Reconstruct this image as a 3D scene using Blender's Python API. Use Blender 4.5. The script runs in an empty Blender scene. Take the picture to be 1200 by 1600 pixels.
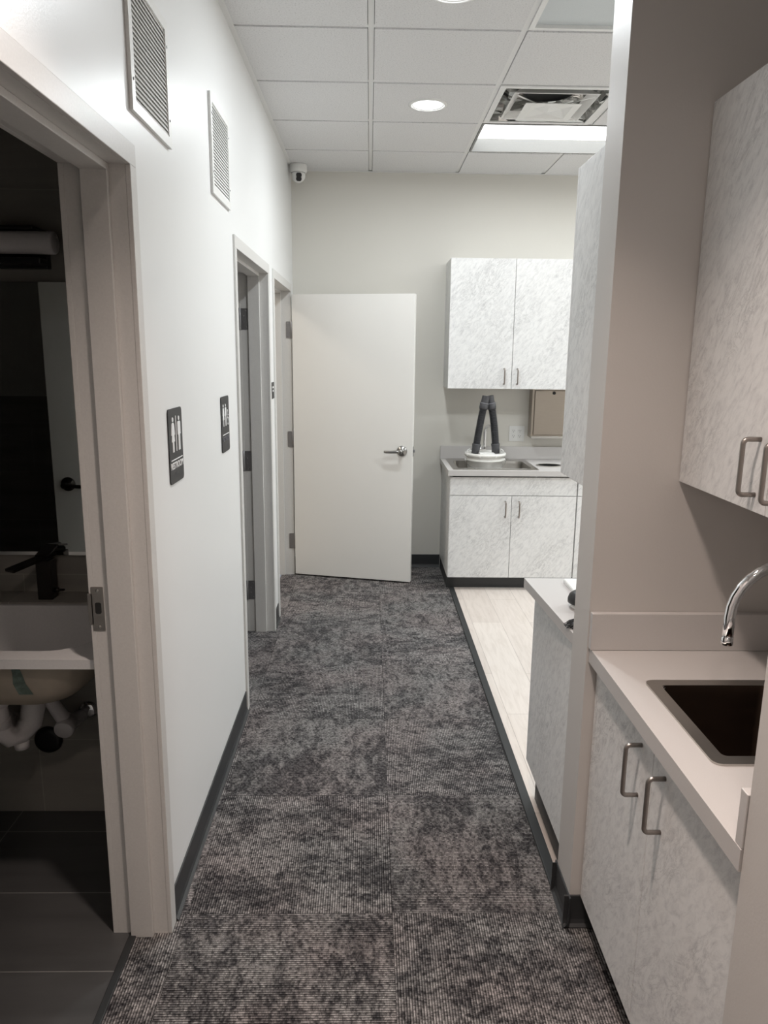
import bpy, bmesh, math, random
from mathutils import Vector, Matrix, noise
random.seed(7)
sc = bpy.context.scene
COL = sc.collection
PI = math.pi

# ------------------------------------------------------------------ camera
cam_d = bpy.data.cameras.new('camera'); cam = bpy.data.objects.new('camera', cam_d); COL.objects.link(cam)
CAM_F, CAM_P, CAM_Y, CAM_R, CAM_H = 1170.69, 0.2077, 0.0207, 0.0110, 1.6345
_f = Vector((math.sin(CAM_Y)*math.cos(CAM_P), math.cos(CAM_Y)*math.cos(CAM_P), -math.sin(CAM_P)))
_r = Vector((math.cos(CAM_Y), -math.sin(CAM_Y), 0)); _u = _r.cross(_f)
_c, _s = math.cos(CAM_R), math.sin(CAM_R)
_r, _u = _c*_r + _s*_u, -_s*_r + _c*_u
cam.matrix_world = Matrix(((_r.x, _u.x, -_f.x, 0), (_r.y, _u.y, -_f.y, 0), (_r.z, _u.z, -_f.z, CAM_H), (0, 0, 0, 1)))
cam_d.sensor_fit = 'VERTICAL'; cam_d.sensor_height = 24; cam_d.lens = 24*CAM_F/1600; cam_d.clip_start = 0.02
sc.camera = cam
# ------------------------------------------------------------------ world, exposure, lights
w = bpy.data.worlds.new('world'); sc.world = w; w.use_nodes = True
w.node_tree.nodes['Background'].inputs[0].default_value = (.75, .8, .9, 1)
w.node_tree.nodes['Background'].inputs[1].default_value = .3
vs = sc.view_settings
vs.view_transform = 'Standard'; vs.look = 'None'; vs.gamma = 1; vs.use_curve_mapping = False
vs.exposure = 0.40
COOL = (.93, .975, 1.0); WARM = (1.0, .83, .74)
def area_light(name, loc, size, energy, color, shape='DISK', size_y=None, spread=PI):
    d = bpy.data.lights.new(name, 'AREA'); d.shape = shape; d.size = size
    if size_y: d.size_y = size_y
    d.energy = energy; d.color = color; d.spread = spread
    o = bpy.data.objects.new(name, d); o.location = loc; COL.objects.link(o); return o
DOWNLIGHTS = [(.29, 4.20, 12, COOL, 180), (.29, 2.958, 11, COOL, 180), (.06, 1.12, 8.6, WARM, 90), (.0, -.28, 6.5, WARM, 155), (-.31, -1.5, 6, WARM, 120)]
for (x, y, e, c, sp_) in DOWNLIGHTS: area_light('downlight_lamp', (x, y, 2.888), .13, e, c, spread=math.radians(sp_))
for (x, y, e) in [(3.05, 4.81, 28), (3.05, 2.98, 30)]:                # lit 2x4 ft fixtures added out of view to brighten the lab room
    area_light('added_troffer_lamp', (x, y, 2.965), 1.16, e, COOL, 'RECTANGLE', .54)
area_light('side_room_lamp', (-1.9, 4.9, 2.85), .5, 9, (1, .9, .78))

# ------------------------------------------------------------------ materials
def new_mat(name):
    m = bpy.data.materials.new(name); m.use_nodes = True
    return m, m.node_tree, m.node_tree.nodes['Principled BSDF']
def N(nt, t, **kw):
    n = nt.nodes.new(t)
    for k, v in kw.items(): setattr(n, k, v)
    return n
def pos(nt): return N(nt, 'ShaderNodeNewGeometry').outputs['Position']
def math_n(nt, op, a, b=None, c=None):
    n = N(nt, 'ShaderNodeMath', operation=op)
    for i, v in enumerate((a, b, c)):
        if v is None: continue
        if isinstance(v, (int, float)): n.inputs[i].default_value = v
        else: nt.links.new(v, n.inputs[i])
    return n.outputs[0]
def ramp(nt, fac, stops, interp='LINEAR'):
    r = N(nt, 'ShaderNodeValToRGB'); r.color_ramp.interpolation = interp
    el = r.color_ramp.elements
    while len(el) < len(stops): el.new(.5)
    for e, (p, c) in zip(el, stops):
        e.position = p; e.color = (c[0], c[1], c[2], 1) if isinstance(c, tuple) else (c, c, c, 1)
    nt.links.new(fac, r.inputs[0]); return r.outputs[0]
def noise_n(nt, vec, scale, detail=3, rough=.5, dist=0):
    n = N(nt, 'ShaderNodeTexNoise'); n.inputs['Scale'].default_value = scale
    n.inputs['Detail'].default_value = detail; n.inputs['Roughness'].default_value = rough
    n.inputs['Distortion'].default_value = dist
    if vec is not None: nt.links.new(vec, n.inputs['Vector'])
    return n.outputs[0]
def bump(nt, b, h, strength=.1, dist=.001):
    n = N(nt, 'ShaderNodeBump'); n.inputs['Strength'].default_value = strength; n.inputs['Distance'].default_value = dist
    nt.links.new(h, n.inputs['Height']); nt.links.new(n.outputs[0], b.inputs['Normal'])
def mixc(nt, fac, a, b, blend='MIX'):
    n = N(nt, 'ShaderNodeMix', data_type='RGBA', blend_type=blend)
    for i, v in ((0, fac), (6, a), (7, b)):
        if isinstance(v, (int, float)): n.inputs[i].default_value = v
        elif isinstance(v, tuple): n.inputs[i].default_value = (*v, 1)
        else: nt.links.new(v, n.inputs[i])
    return n.outputs[2]
def flat(name, col, rough=.5, metal=0, grain=0, gscale=200, spec=None, bumps=0, bscale=300, coat=0, emit=0, trans=0):
    m, nt, b = new_mat(name)
    b.inputs['Base Color'].default_value = (*col, 1); b.inputs['Roughness'].default_value = rough
    b.inputs['Metallic'].default_value = metal
    if spec is not None: b.inputs['Specular IOR Level'].default_value = spec
    if coat: b.inputs['Coat Weight'].default_value = coat; b.inputs['Coat Roughness'].default_value = .1
    if trans: b.inputs['Transmission Weight'].default_value = trans
    if emit: b.inputs['Emission Color'].default_value = (*col, 1); b.inputs['Emission Strength'].default_value = emit
    f = noise_n(nt, pos(nt), gscale, 3)
    g = max(grain, .03)
    lo = tuple(c*(1-g) for c in col); hi = tuple(min(1, c*(1+g)) for c in col)
    nt.links.new(ramp(nt, f, [(.3, lo), (.7, hi)]), b.inputs['Base Color'])
    if bumps: bump(nt, b, noise_n(nt, pos(nt), bscale, 2), bumps, .001)
    return m
def comb(nt, x, y, z):
    c = N(nt, 'ShaderNodeCombineXYZ')
    for i, v in enumerate((x, y, z)):
        if isinstance(v, (int, float)): c.inputs[i].default_value = v
        else: nt.links.new(v, c.inputs[i])
    return c.outputs[0]
def marble(name):
    m, nt, b = new_mat(name)
    s = N(nt, 'ShaderNodeSeparateXYZ'); nt.links.new(pos(nt), s.inputs[0])
    u = math_n(nt, 'SUBTRACT', s.outputs[0], s.outputs[1]); z = s.outputs[2]
    a = math.radians(52); ca, sa = math.cos(a), math.sin(a)
    # streaks run along direction a in (u,z)
    al = math_n(nt, 'ADD', math_n(nt, 'MULTIPLY', u, ca), math_n(nt, 'MULTIPLY', z, sa))
    ac = math_n(nt, 'SUBTRACT', math_n(nt, 'MULTIPLY', z, ca), math_n(nt, 'MULTIPLY', u, sa))
    v1 = comb(nt, math_n(nt, 'MULTIPLY', al, .40), ac, 0.0)
    n1 = noise_n(nt, v1, 58, 7, .70, .6)
    c1 = ramp(nt, n1, [(.30, (.58, .58, .58)), (.42, (.72, .72, .715)), (.54, (.80, .80, .79)), (.8, (.86, .86, .85))])
    n2 = noise_n(nt, v1, 21, 5, .75, 1.2)
    vein = ramp(nt, math_n(nt, 'ABSOLUTE', math_n(nt, 'SUBTRACT', n2, .5)), [(0, .70), (.018, .90), (.05, 1.0)])
    n3 = noise_n(nt, v1, 5, 2)
    msk = ramp(nt, n3, [(.42, 0.0), (.62, 1.0)])
    col = mixc(nt, msk, c1, mixc(nt, 1.0, c1, vein, 'MULTIPLY'))
    nt.links.new(col, b.inputs['Base Color'])
    b.inputs['Roughness'].default_value = .42
    return m
def wallpaint(name, col, rough=.5, bscale=170, bstr=.12):
    m, nt, b = new_mat(name); p = pos(nt)
    f = noise_n(nt, p, 1.3, 3)
    nt.links.new(ramp(nt, f, [(.3, tuple(c*.985 for c in col)), (.7, col)]), b.inputs['Base Color'])
    b.inputs['Roughness'].default_value = rough
    bump(nt, b, noise_n(nt, p, bscale, 3, .6), bstr, .002)
    return m
def carpet():
    m, nt, b = new_mat('carpet_tiles'); p = pos(nt)
    s = N(nt, 'ShaderNodeSeparateXYZ'); nt.links.new(p, s.inputs[0])
    T = .6096; XS = .0785; YS = 1.9427
    gx = math_n(nt, 'DIVIDE', math_n(nt, 'SUBTRACT', s.outputs[0], XS - 20*T), T)
    gy = math_n(nt, 'DIVIDE', math_n(nt, 'SUBTRACT', s.outputs[1], YS - 20*T), T)
    ix = math_n(nt, 'FLOOR', gx); iy = math_n(nt, 'FLOOR', gy)
    fx = math_n(nt, 'FRACT', gx); fy = math_n(nt, 'FRACT', gy)
    par = math_n(nt, 'MODULO', math_n(nt, 'ADD', ix, iy), 2.0)      # 1 = ribs run along Y
    wn = N(nt, 'ShaderNodeTexWhiteNoise', noise_dimensions='2D'); nt.links.new(comb(nt, ix, iy, 0.), wn.inputs['Vector'])
    rnd = wn.outputs['Value']
    def sel(a, c):                                                  # par ? a : c
        return math_n(nt, 'ADD', math_n(nt, 'MULTIPLY', par, a), math_n(nt, 'MULTIPLY', math_n(nt, 'SUBTRACT', 1.0, par), c))
    x, y = s.outputs[0], s.outputs[1]
    along = sel(y, x); across = sel(x, y)
    seed = math_n(nt, 'MULTIPLY', rnd, 37.0)
    rib = math_n(nt, 'MULTIPLY', across, 1/.0072)
    prof = math_n(nt, 'SINE', math_n(nt, 'MULTIPLY', rib, 2*PI))
    prof = math_n(nt, 'MULTIPLY_ADD', prof, .5, .5)
    idx = math_n(nt, 'FLOOR', rib)
    dash = noise_n(nt, comb(nt, math_n(nt, 'MULTIPLY', along, 95.), math_n(nt, 'MULTIPLY', idx, 3.7), seed), 1.0, 2, .6)
    blot = noise_n(nt, comb(nt, math_n(nt, 'MULTIPLY', along, 1.9), math_n(nt, 'MULTIPLY', across, 1.0), seed), 13.0, 8, .72, .3)
    blot2 = noise_n(nt, comb(nt, math_n(nt, 'MULTIPLY', along, 2.2), across, math_n(nt, 'ADD', seed, 9.)), 2.4, 3, .5)
    fine = noise_n(nt, p, 330, 3, .7)
    mk = ramp(nt, math_n(nt, 'ADD', math_n(nt, 'MULTIPLY', blot, .72), math_n(nt, 'MULTIPLY', blot2, .28)), [(.44, 0.0), (.545, 1.0)])
    light = mixc(nt, ramp(nt, dash, [(.32, 0.), (.62, 1.)]), (.058, .056, .056), (.30, .288, .28))
    dark = mixc(nt, ramp(nt, dash, [(.40, 0.), (.72, 1.)]), (.026, .025, .027), (.165, .160, .160))
    base = mixc(nt, mk, dark, light)
    hue = noise_n(nt, p, 2.6, 2)
    base = mixc(nt, ramp(nt, hue, [(.40, 0.), (.6, .9)]), base, mixc(nt, 1.0, base, (1.06, .985, .98), 'MULTIPLY'))
    shade = ramp(nt, prof, [(0, .22), (.45, .9), (1, 1.3)])
    base = mixc(nt, 1.0, base, shade, 'MULTIPLY')
    base = mixc(nt, 1.0, base, ramp(nt, fine, [(.32, .45), (.66, 1.6)]), 'MULTIPLY')
    base = mixc(nt, 1.0, base, ramp(nt, rnd, [(0, .88), (1, 1.06)]), 'MULTIPLY')
    # seams
    ex = math_n(nt, 'MINIMUM', fx, math_n(nt, 'SUBTRACT', 1.0, fx)); ey = math_n(nt, 'MINIMUM', fy, math_n(nt, 'SUBTRACT', 1.0, fy))
    e = math_n(nt, 'MINIMUM', ex, ey)
    base = mixc(nt, 1.0, base, ramp(nt, e, [(0, .62), (.002, .72), (.0032, 1.0)]), 'MULTIPLY')
    nt.links.new(base, b.inputs['Base Color'])
    b.inputs['Roughness'].default_value = .95; b.inputs['Specular IOR Level'].default_value = .1
    b.inputs['Sheen Weight'].default_value = .08; b.inputs['Sheen Roughness'].default_value = .45; b.inputs['Sheen Tint'].default_value = (.8, .77, .76, 1)
    bump(nt, b, math_n(nt, 'ADD', prof, fine), .5, .0015)
    return m
def planks():
    m, nt, b = new_mat('pale_oak_vinyl'); p = pos(nt)
    s = N(nt, 'ShaderNodeSeparateXYZ'); nt.links.new(p, s.inputs[0])
    br = N(nt, 'ShaderNodeTexBrick'); br.offset = .37; br.inputs['Scale'].default_value = 1
    br.inputs['Brick Width'].default_value = 1.22; br.inputs['Row Height'].default_value = .18
    br.inputs['Mortar Size'].default_value = .0011; br.inputs['Bias'].default_value = 0
    br.inputs['Color1'].default_value = (.62, .55, .50, 1); br.inputs['Color2'].default_value = (.76, .70, .645, 1)
    br.inputs['Mortar'].default_value = (.42, .37, .33, 1)
    nt.links.new(comb(nt, s.outputs[1], math_n(nt, 'ADD', s.outputs[0], .07), 0.), br.inputs['Vector'])
    g = noise_n(nt, comb(nt, math_n(nt, 'MULTIPLY', s.outputs[0], 9.), s.outputs[1], 0.), 4.5, 6, .6, .8)
    nt.links.new(mixc(nt, 1.0, br.outputs[0], ramp(nt, g, [(.3, (.88, .865, .85)), (.55, (1., 1., 1.)), (.8, (1.04, 1.04, 1.04))]), 'MULTIPLY'), b.inputs['Base Color'])
    b.inputs['Roughness'].default_value = .45
    return m
def tiles(name, c1, c2, mortar, bw, rh, plane, ox=0, oy=0, rough=.35, offs=.5):
    m, nt, b = new_mat(name); p = pos(nt)
    s = N(nt, 'ShaderNodeSeparateXYZ'); nt.links.new(p, s.inputs[0])
    br = N(nt, 'ShaderNodeTexBrick'); br.offset = offs; br.inputs['Scale'].default_value = 1
    br.inputs['Brick Width'].default_value = bw; br.inputs['Row Height'].default_value = rh
    br.inputs['Mortar Size'].default_value = .0016
    br.inputs['Color1'].default_value = (*c1, 1); br.inputs['Color2'].default_value = (*c2, 1); br.inputs['Mortar'].default_value = (*mortar, 1)
    a, c = (s.outputs[0], s.outputs[1]) if plane == 'xy' else (s.outputs[0], s.outputs[2]) if plane == 'xz' else (s.outputs[1], s.outputs[2])
    nt.links.new(comb(nt, math_n(nt, 'ADD', a, ox), math_n(nt, 'ADD', c, oy), 0.), br.inputs['Vector'])
    g = noise_n(nt, comb(nt, math_n(nt, 'MULTIPLY', a, .5), math_n(nt, 'MULTIPLY', c, 4.), 0.), 3, 4, .6, .5)
    nt.links.new(mixc(nt, 1.0, br.outputs[0], ramp(nt, g, [(.3, .82), (.7, 1.12)]), 'MULTIPLY'), b.inputs['Base Color'])
    b.inputs['Roughness'].default_value = rough
    return m
def ceil_tile():
    m, nt, b = new_mat('ceiling_tile'); p = pos(nt)
    f = noise_n(nt, p, 150, 4, .7)
    nt.links.new(ramp(nt, f, [(.28, .44), (.42, .72), (.7, .80)]), b.inputs['Base Color'])
    b.inputs['Roughness'].default_value = .9; bump(nt, b, f, .5, .002)
    return m
def brushed(name, col, rough=.3, sx=4, sy=300, sz=300):
    m, nt, b = new_mat(name); s = N(nt, 'ShaderNodeSeparateXYZ'); nt.links.new(pos(nt), s.inputs[0])
    v = comb(nt, math_n(nt, 'MULTIPLY', s.outputs[0], float(sx)), math_n(nt, 'MULTIPLY', s.outputs[1], float(sy)), math_n(nt, 'MULTIPLY', s.outputs[2], float(sz)))
    f = noise_n(nt, v, 1.0, 3)
    nt.links.new(ramp(nt, f, [(.3, tuple(c*.96 for c in col)), (.7, col)]), b.inputs['Base Color'])
    nt.links.new(ramp(nt, f, [(.3, rough*.94), (.7, rough*1.06)]), b.inputs['Roughness'])
    b.inputs['Metallic'].default_value = 1
    return m
def mirror_mat():
    m, nt, b = new_mat('mirror_glass')
    f = noise_n(nt, pos(nt), 3, 2)
    nt.links.new(ramp(nt, f, [(.3, (.80, .83, .82)), (.7, (.82, .85, .84))]), b.inputs['Base Color'])
    b.inputs['Metallic'].default_value = 1; b.inputs['Roughness'].default_value = .015
    return m

M = dict(
    wall_white=wallpaint('satin_white_paint', (.84, .845, .84), .33),
    wall_grey=wallpaint('warm_grey_paint', (.71, .69, .635), .5),
    wall_taupe=wallpaint('taupe_grey_paint', (.60, .575, .55), .5),
    wall_side=wallpaint('plain_wall_paint', (.7, .69, .66), .55),
    frame=flat('door_frame_enamel', (.66, .65, .63), .35, bumps=.05, bscale=90),
    leaf=wallpaint('door_leaf_enamel', (.85, .835, .80), .32, 260, .05),
    carpet=carpet(), planks=planks(),
    floor_tile=tiles('charcoal_floor_tile', (.060, .061, .062), (.078, .078, .078), (.22, .22, .21), .61, .3018, 'xy', 1.244-.61*3, -2.0320+.3018*8, .35, 0),
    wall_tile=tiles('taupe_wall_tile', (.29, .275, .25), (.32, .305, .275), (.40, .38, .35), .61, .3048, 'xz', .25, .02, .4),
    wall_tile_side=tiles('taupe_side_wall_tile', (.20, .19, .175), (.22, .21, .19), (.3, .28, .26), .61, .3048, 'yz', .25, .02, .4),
    tan_floor=flat('tan_vinyl_floor', (.55, .45, .36), .5, grain=.1, gscale=8),
    cove=flat('black_rubber_cove_base', (.033, .035, .037), .45),
    strip=flat('black_rubber_strip', (.022, .024, .025), .55),
    ctile=ceil_tile(), tbar=flat('white_t_bar', (.78, .78, .77), .4),
    marble=marble('white_marble_laminate'),
    carcass=flat('pale_cabinet_board', (.66, .65, .63), .5),
    counter=flat('grey_quartz_counter', (.57, .55, .535), .38, grain=.02, gscale=600),
    steel=brushed('brushed_stainless', (.52, .50, .47), .30, 12, 12, 120),
    steel_shaded=brushed('shaded_brushed_basin_steel', (.075, .052, .040), .5, 9, 9, 60),  # shade and reflections of the deep basin put into the steel colour
    housing=flat('dimmed_fixture_housing', (.24, .24, .23), .5),  # white housing greyed in colour so its lit sides stay dim
    steel_reflection=brushed('stainless_room_reflection', (.40, .35, .30), .30, 12, 12, 120),  # brown reflection of the room painted into the steel colour
    lever_steel=flat('dull_lever_steel', (.30, .295, .285), .28, 1),
    duct_grey=flat('light_grey_duct', (.75, .75, .74), .6),
    collar=flat('mid_grey_collar', (.13, .13, .14), .4),
    nickel=brushed('satin_nickel', (.36, .325, .30), .32, 200, 200, 6),
    chrome=flat('chrome', (.86, .86, .87), .06, 1),
    hinge=brushed('dull_hinge_steel', (.36, .36, .37), .42, 200, 200, 8),
    black=flat('satin_black_plastic', (.012, .012, .013), .35),
    blackmetal=flat('black_bronze_metal', (.045, .04, .036), .3, .8),
    sign=flat('black_sign_acrylic', (.022, .022, .023), .5),
    white=flat('white_plastic', (.82, .82, .80), .35),
    sign_white=flat('raised_white_lettering', (.86, .86, .86), .5),
    sign_grey=flat('raised_grey_lettering', (.16, .16, .18), .5),
    bucket=flat('translucent_white_plastic', (.84, .83, .79), .4),
    pvc=flat('dark_grey_pvc', (.065, .065, .07), .45),
    hose=flat('black_corrugated_hose', (.030, .031, .034), .5),
    white_pipe=flat('white_trap_pipe', (.80, .77, .77), .45),
    ceramic=flat('white_basin_ceramic', (.66, .66, .66), .18),
    bowl=flat('beige_bowl_underside', (.42, .37, .30), .6, grain=.1, gscale=12),
    foil=flat('crinkled_metal_plenum', (.62, .62, .60), .22, 1, bumps=.9, bscale=14),
    acryl=flat('clear_louver_plastic', (.80, .80, .78), .3),
    frost=flat('unlit_frosted_lens', (.62, .66, .67), .45),
    dark_void=flat('dark_duct', (.015, .015, .015), .7),
    mirror=mirror_mat(),
    glass=flat('glass', (1, 1, 1), .05, trans=1),
    green=flat('green_adhesive_smear', (.14, .19, .165), .6, grain=.3, gscale=60),
    lens_on=flat('lit_lens', (.97, .99, 1), .4, emit=3.4),
    lens_warm=flat('lit_warm_lens', (1, .93, .86), .4, emit=3),
)

# ------------------------------------------------------------------ mesh helpers
class MB:
    def __init__(self): self.bm = bmesh.new()
    def merge(self, b2, mat=None):
        if mat is not None: b2.transform(mat)
        me = bpy.data.meshes.new('t'); b2.to_mesh(me); b2.free(); self.bm.from_mesh(me); bpy.data.meshes.remove(me); return self
    def box(self, x0, x1, y0, y1, z0, z1, bev=0, seg=2, mat=None):
        b = bmesh.new(); bmesh.ops.create_cube(b, size=1)
        x0, x1 = min(x0, x1), max(x0, x1); y0, y1 = min(y0, y1), max(y0, y1); z0, z1 = min(z0, z1), max(z0, z1)
        for v in b.verts:
            v.co = Vector(((x0+x1)/2+v.co.x*(x1-x0), (y0+y1)/2+v.co.y*(y1-y0), (z0+z1)/2+v.co.z*(z1-z0)))
        if bev: bmesh.ops.bevel(b, geom=b.edges[:], offset=bev, segments=seg, affect='EDGES', profile=.5)
        return self.merge(b, mat)
    def lathe(self, prof, mat=None, n=32, caps=True):
        """profile [(r,z)] about Z"""
        b = bmesh.new(); rings = []
        for r, z in prof:
            if r < 1e-6: rings.append([b.verts.new((0, 0, z))])
            else: rings.append([b.verts.new((r*math.cos(2*PI*k/n), r*math.sin(2*PI*k/n), z)) for k in range(n)])
        for A, B in zip(rings, rings[1:]):
            for k in range(n):
                k2 = (k+1) % n
                if len(A) == 1 and len(B) == 1: continue
                if len(A) == 1: b.faces.new((A[0], B[k2], B[k]))
                elif len(B) == 1: b.faces.new((A[k], A[k2], B[0]))
                else: b.faces.new((A[k], A[k2], B[k2], B[k]))
        if caps:
            if len(rings[0]) > 1: b.faces.new(rings[0][::-1])
            if len(rings[-1]) > 1: b.faces.new(rings[-1])
        bmesh.ops.recalc_face_normals(b, faces=b.faces)
        for f in b.faces: f.smooth = True
        return self.merge(b, mat)
    def tube(self, pts, r, n=12, caps=True, radii=None):
        b = bmesh.new(); pts = [Vector(p) for p in pts]; rings = []
        t0 = (pts[1]-pts[0]).normalized()
        a = Vector((0, 0, 1)) if abs(t0.z) < .9 else Vector((1, 0, 0))
        nrm = (a - t0*a.dot(t0)).normalized()
        for i, p in enumerate(pts):
            t = ((pts[min(i+1, len(pts)-1)]-p).normalized() + (p-pts[max(i-1, 0)]).normalized())
            t = t.normalized() if t.length > 1e-9 else t0
            nrm = (nrm - t*nrm.dot(t)).normalized(); bn = t.cross(nrm)
            rr = radii[i] if radii else r
            rings.append([b.verts.new(p + rr*(math.cos(2*PI*k/n)*nrm + math.sin(2*PI*k/n)*bn)) for k in range(n)])
        for A, B in zip(rings, rings[1:]):
            for k in range(n): b.faces.new((A[k], A[(k+1) % n], B[(k+1) % n], B[k]))
        if caps: b.faces.new(rings[0][::-1]); b.faces.new(rings[-1])
        bmesh.ops.recalc_face_normals(b, faces=b.faces)
        for f in b.faces: f.smooth = len(f.verts) == 4
        return self.merge(b)
    def prism(self, outline, z0, z1, mat=None, bev=0):
        b = bmesh.new(); lo = [b.verts.new((x, y, z0)) for x, y in outline]
        f = b.faces.new(lo); r = bmesh.ops.extrude_face_region(b, geom=[f])
        vs_ = [v for v in r['geom'] if isinstance(v, bmesh.types.BMVert)]
        for v in vs_: v.co.z = z1
        bmesh.ops.recalc_face_normals(b, faces=b.faces)
        if bev: bmesh.ops.bevel(b, geom=[e for e in b.edges if abs(e.verts[0].co.z-e.verts[1].co.z) < 1e-9 and e.verts[0].co.z > (z0+z1)/2], offset=bev, segments=2, affect='EDGES')
        return self.merge(b, mat)
    def sweep_y(self, prof, y0, y1):      # profile (x,z) extruded along Y
        return self.prism(prof, 0, 1, Matrix(((1, 0, 0, 0), (0, 0, y1-y0, y0), (0, 1, 0, 0), (0, 0, 0, 1))))
    def frame_ring(self, outer, inner, z0, z1, mat=None):
        """flat ring between two outlines having the same number of points"""
        b = bmesh.new(); n = len(outer)
        A = [b.verts.new((x, y, z1)) for x, y in outer]; B = [b.verts.new((x, y, z1)) for x, y in inner]
        Cc = [b.verts.new((x, y, z0)) for x, y in outer]; D = [b.verts.new((x, y, z0)) for x, y in inner]
        for k in range(n):
            j = (k+1) % n
            b.faces.new((A[k], A[j], B[j], B[k])); b.faces.new((Cc[k], D[k], D[j], Cc[j]))
            b.faces.new((A[k], Cc[k], Cc[j], A[j])); b.faces.new((B[k], B[j], D[j], D[k]))
        bmesh.ops.recalc_face_normals(b, faces=b.faces)
        return self.merge(b, mat)
def rrect(x0, x1, y0, y1, r, n=6):
    pts = []
    for cx, cy, a0 in ((x1-r, y1-r, 0), (x0+r, y1-r, 90), (x0+r, y0+r, 180), (x1-r, y0+r, 270)):
        for k in range(n+1):
            a = math.radians(a0+90*k/n); pts.append((cx+r*math.cos(a), cy+r*math.sin(a)))
    return pts
def ellipse(cx, cy, rx, ry, n=40): return [(cx+rx*math.cos(2*PI*k/n), cy+ry*math.sin(2*PI*k/n)) for k in range(n)]
def ROT(axis, deg): return Matrix.Rotation(math.radians(deg), 4, axis)
def TR(x, y, z): return Matrix.Translation((x, y, z))
FACE_PX = Matrix(((0, 0, 1, 0), (1, 0, 0, 0), (0, 1, 0, 0), (0, 0, 0, 1)))    # local (right, up, out) for a surface looking +X
FACE_NY = Matrix(((1, 0, 0, 0), (0, 0, -1, 0), (0, 1, 0, 0), (0, 0, 0, 1)))   # ... for a surface looking -Y
def root_loc(p):
    v = Vector((0, 0, 0))
    while p: v += p.location; p = p.parent
    return v
def part(name, mb, mat, parent, label=None, local=False, smooth=False):
    """one mesh child; mb is in world coordinates unless local"""
    me = bpy.data.meshes.new(name)
    if smooth:
        for f in mb.bm.faces: f.smooth = True
    if not local: mb.bm.transform(Matrix.Translation(-root_loc(parent)))
    mb.bm.to_mesh(me); mb.bm.free()
    me.materials.append(M[mat])
    o = bpy.data.objects.new(name, me); COL.objects.link(o); o.parent = parent
    if label: o['label'] = label
    return o
def thing(name, label, cat, loc, rz=0, group=None, kind=None):
    o = bpy.data.objects.new(name, None); COL.objects.link(o); o.location = loc; o.rotation_euler.z = rz
    o.empty_display_size = .1; o['label'] = label; o['category'] = cat
    if group: o['group'] = group
    if kind: o['kind'] = kind
    return o
def single(name, mb, mat, label, cat, group=None, kind=None, smooth=False):
    vs_ = [v.co for v in mb.bm.verts]
    c = Vector(((min(v.x for v in vs_)+max(v.x for v in vs_))/2, (min(v.y for v in vs_)+max(v.y for v in vs_))/2, min(v.z for v in vs_)))
    mb.bm.transform(Matrix.Translation(-c)); me = bpy.data.meshes.new(name)
    if smooth:
        for f in mb.bm.faces: f.smooth = True
    mb.bm.to_mesh(me); mb.bm.free(); me.materials.append(M[mat])
    o = bpy.data.objects.new(name, me); o.location = c; COL.objects.link(o)
    o['label'] = label; o['category'] = cat
    if group: o['group'] = group
    if kind: o['kind'] = kind
    return o
def struct(name, mb, mat, label, cat): return single(name, mb, mat, label, cat, kind='structure')
def copy_tree(o, parent=None):
    c = o.copy(); COL.objects.link(c)
    if parent: c.parent = parent
    for ch in [x for x in bpy.data.objects if x.parent == o]: copy_tree(ch, c)
    return c

# ------------------------------------------------------------------ the setting
XW = -.565; XI = -.718; HC = 2.893; YF = 5.68
D1 = (.955, 1.868); D2 = (3.285, 4.268); D3 = (4.54, 5.452); DH = 2.058
# floors
struct('floor', MB().box(-.655, .60, -3, YF, -.05, 0).box(.60, 1.3, -3, 1.93, -.05, 0).box(-.72, -.655, 3.2, 4.3, -.05, 0), 'carpet', 'charcoal and taupe ribbed carpet tiles of the corridor', 'floor')
struct('floor', MB().box(.60, 4.4, 1.93, YF, -.05, .001), 'planks', 'pale oak plank vinyl floor of the lab room to the right', 'floor')
struct('floor', MB().box(-2.6, -.676, .2, 2.5, -.05, .002), 'floor_tile', 'dark charcoal tile floor inside the near restroom', 'floor')
struct('floor', MB().box(-3.0, -.70, 4.36, YF+.3, -.05, .002), 'tan_floor', 'light tan floor glimpsed beyond the farthest left doorway', 'floor')
struct('floor', MB().box(-3.0, -.72, 2.52, 4.34, -.05, .001), 'floor_tile', 'dark floor of the unlit middle restroom', 'floor')
struct('trim_1', MB().box(-.676, -.655, -.4, 1.9, -.01, .006, .002), 'strip', 'black threshold strip between restroom tile and carpet', 'trim')
struct('trim_2', MB().box(.578, .613, 2.02, 5.14, -.01, .008, .003), 'strip', 'long black transition strip between carpet and pale plank floor', 'trim')
# walls
wl = MB()
for y0, y1 in ((-3, D1[0]-.012), (D1[1]+.012, D2[0]-.012), (D2[1]+.012, D3[0]-.012), (D3[1]+.012, YF+.1)): wl.box(XI+.004, XW, y0, y1, 0, 3.2)
for y0, y1 in (D1, D2, D3): wl.box(XI+.004, XW, y0-.012, y1+.012, DH+.012, 3.2)
struct('wall_left', wl, 'wall_white', 'long satin white corridor wall with three doorways', 'wall')
struct('wall_far', MB().box(XI, 4.4, YF, YF+.12, 0, 3.2), 'wall_grey', 'grey end wall behind the open door and lab cabinets', 'wall')
struct('wall_middle', MB().box(.592, 4.4, 1.895, 2.035, 0, 3.2), 'wall_taupe', 'short stub wall end between the near sink niche and the lab room', 'wall')
struct('wall_near_right', MB().box(.602, 1.3, .90, 1.048, 0, 3.2).box(.602, .75, -3, .90, 0, 3.2), 'wall_taupe', 'wall end at the right picture edge in front of the near counter', 'wall')
struct('wall_niche', MB().box(1.15, 1.30, 1.048, 1.895, 0, 3.2), 'wall_taupe', 'back wall of the near sink niche', 'wall')
struct('wall_right', MB().box(4.4, 4.52, 1.895, YF+.12, 0, 3.2), 'wall_grey', 'far right wall of the lab room', 'wall')
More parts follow.
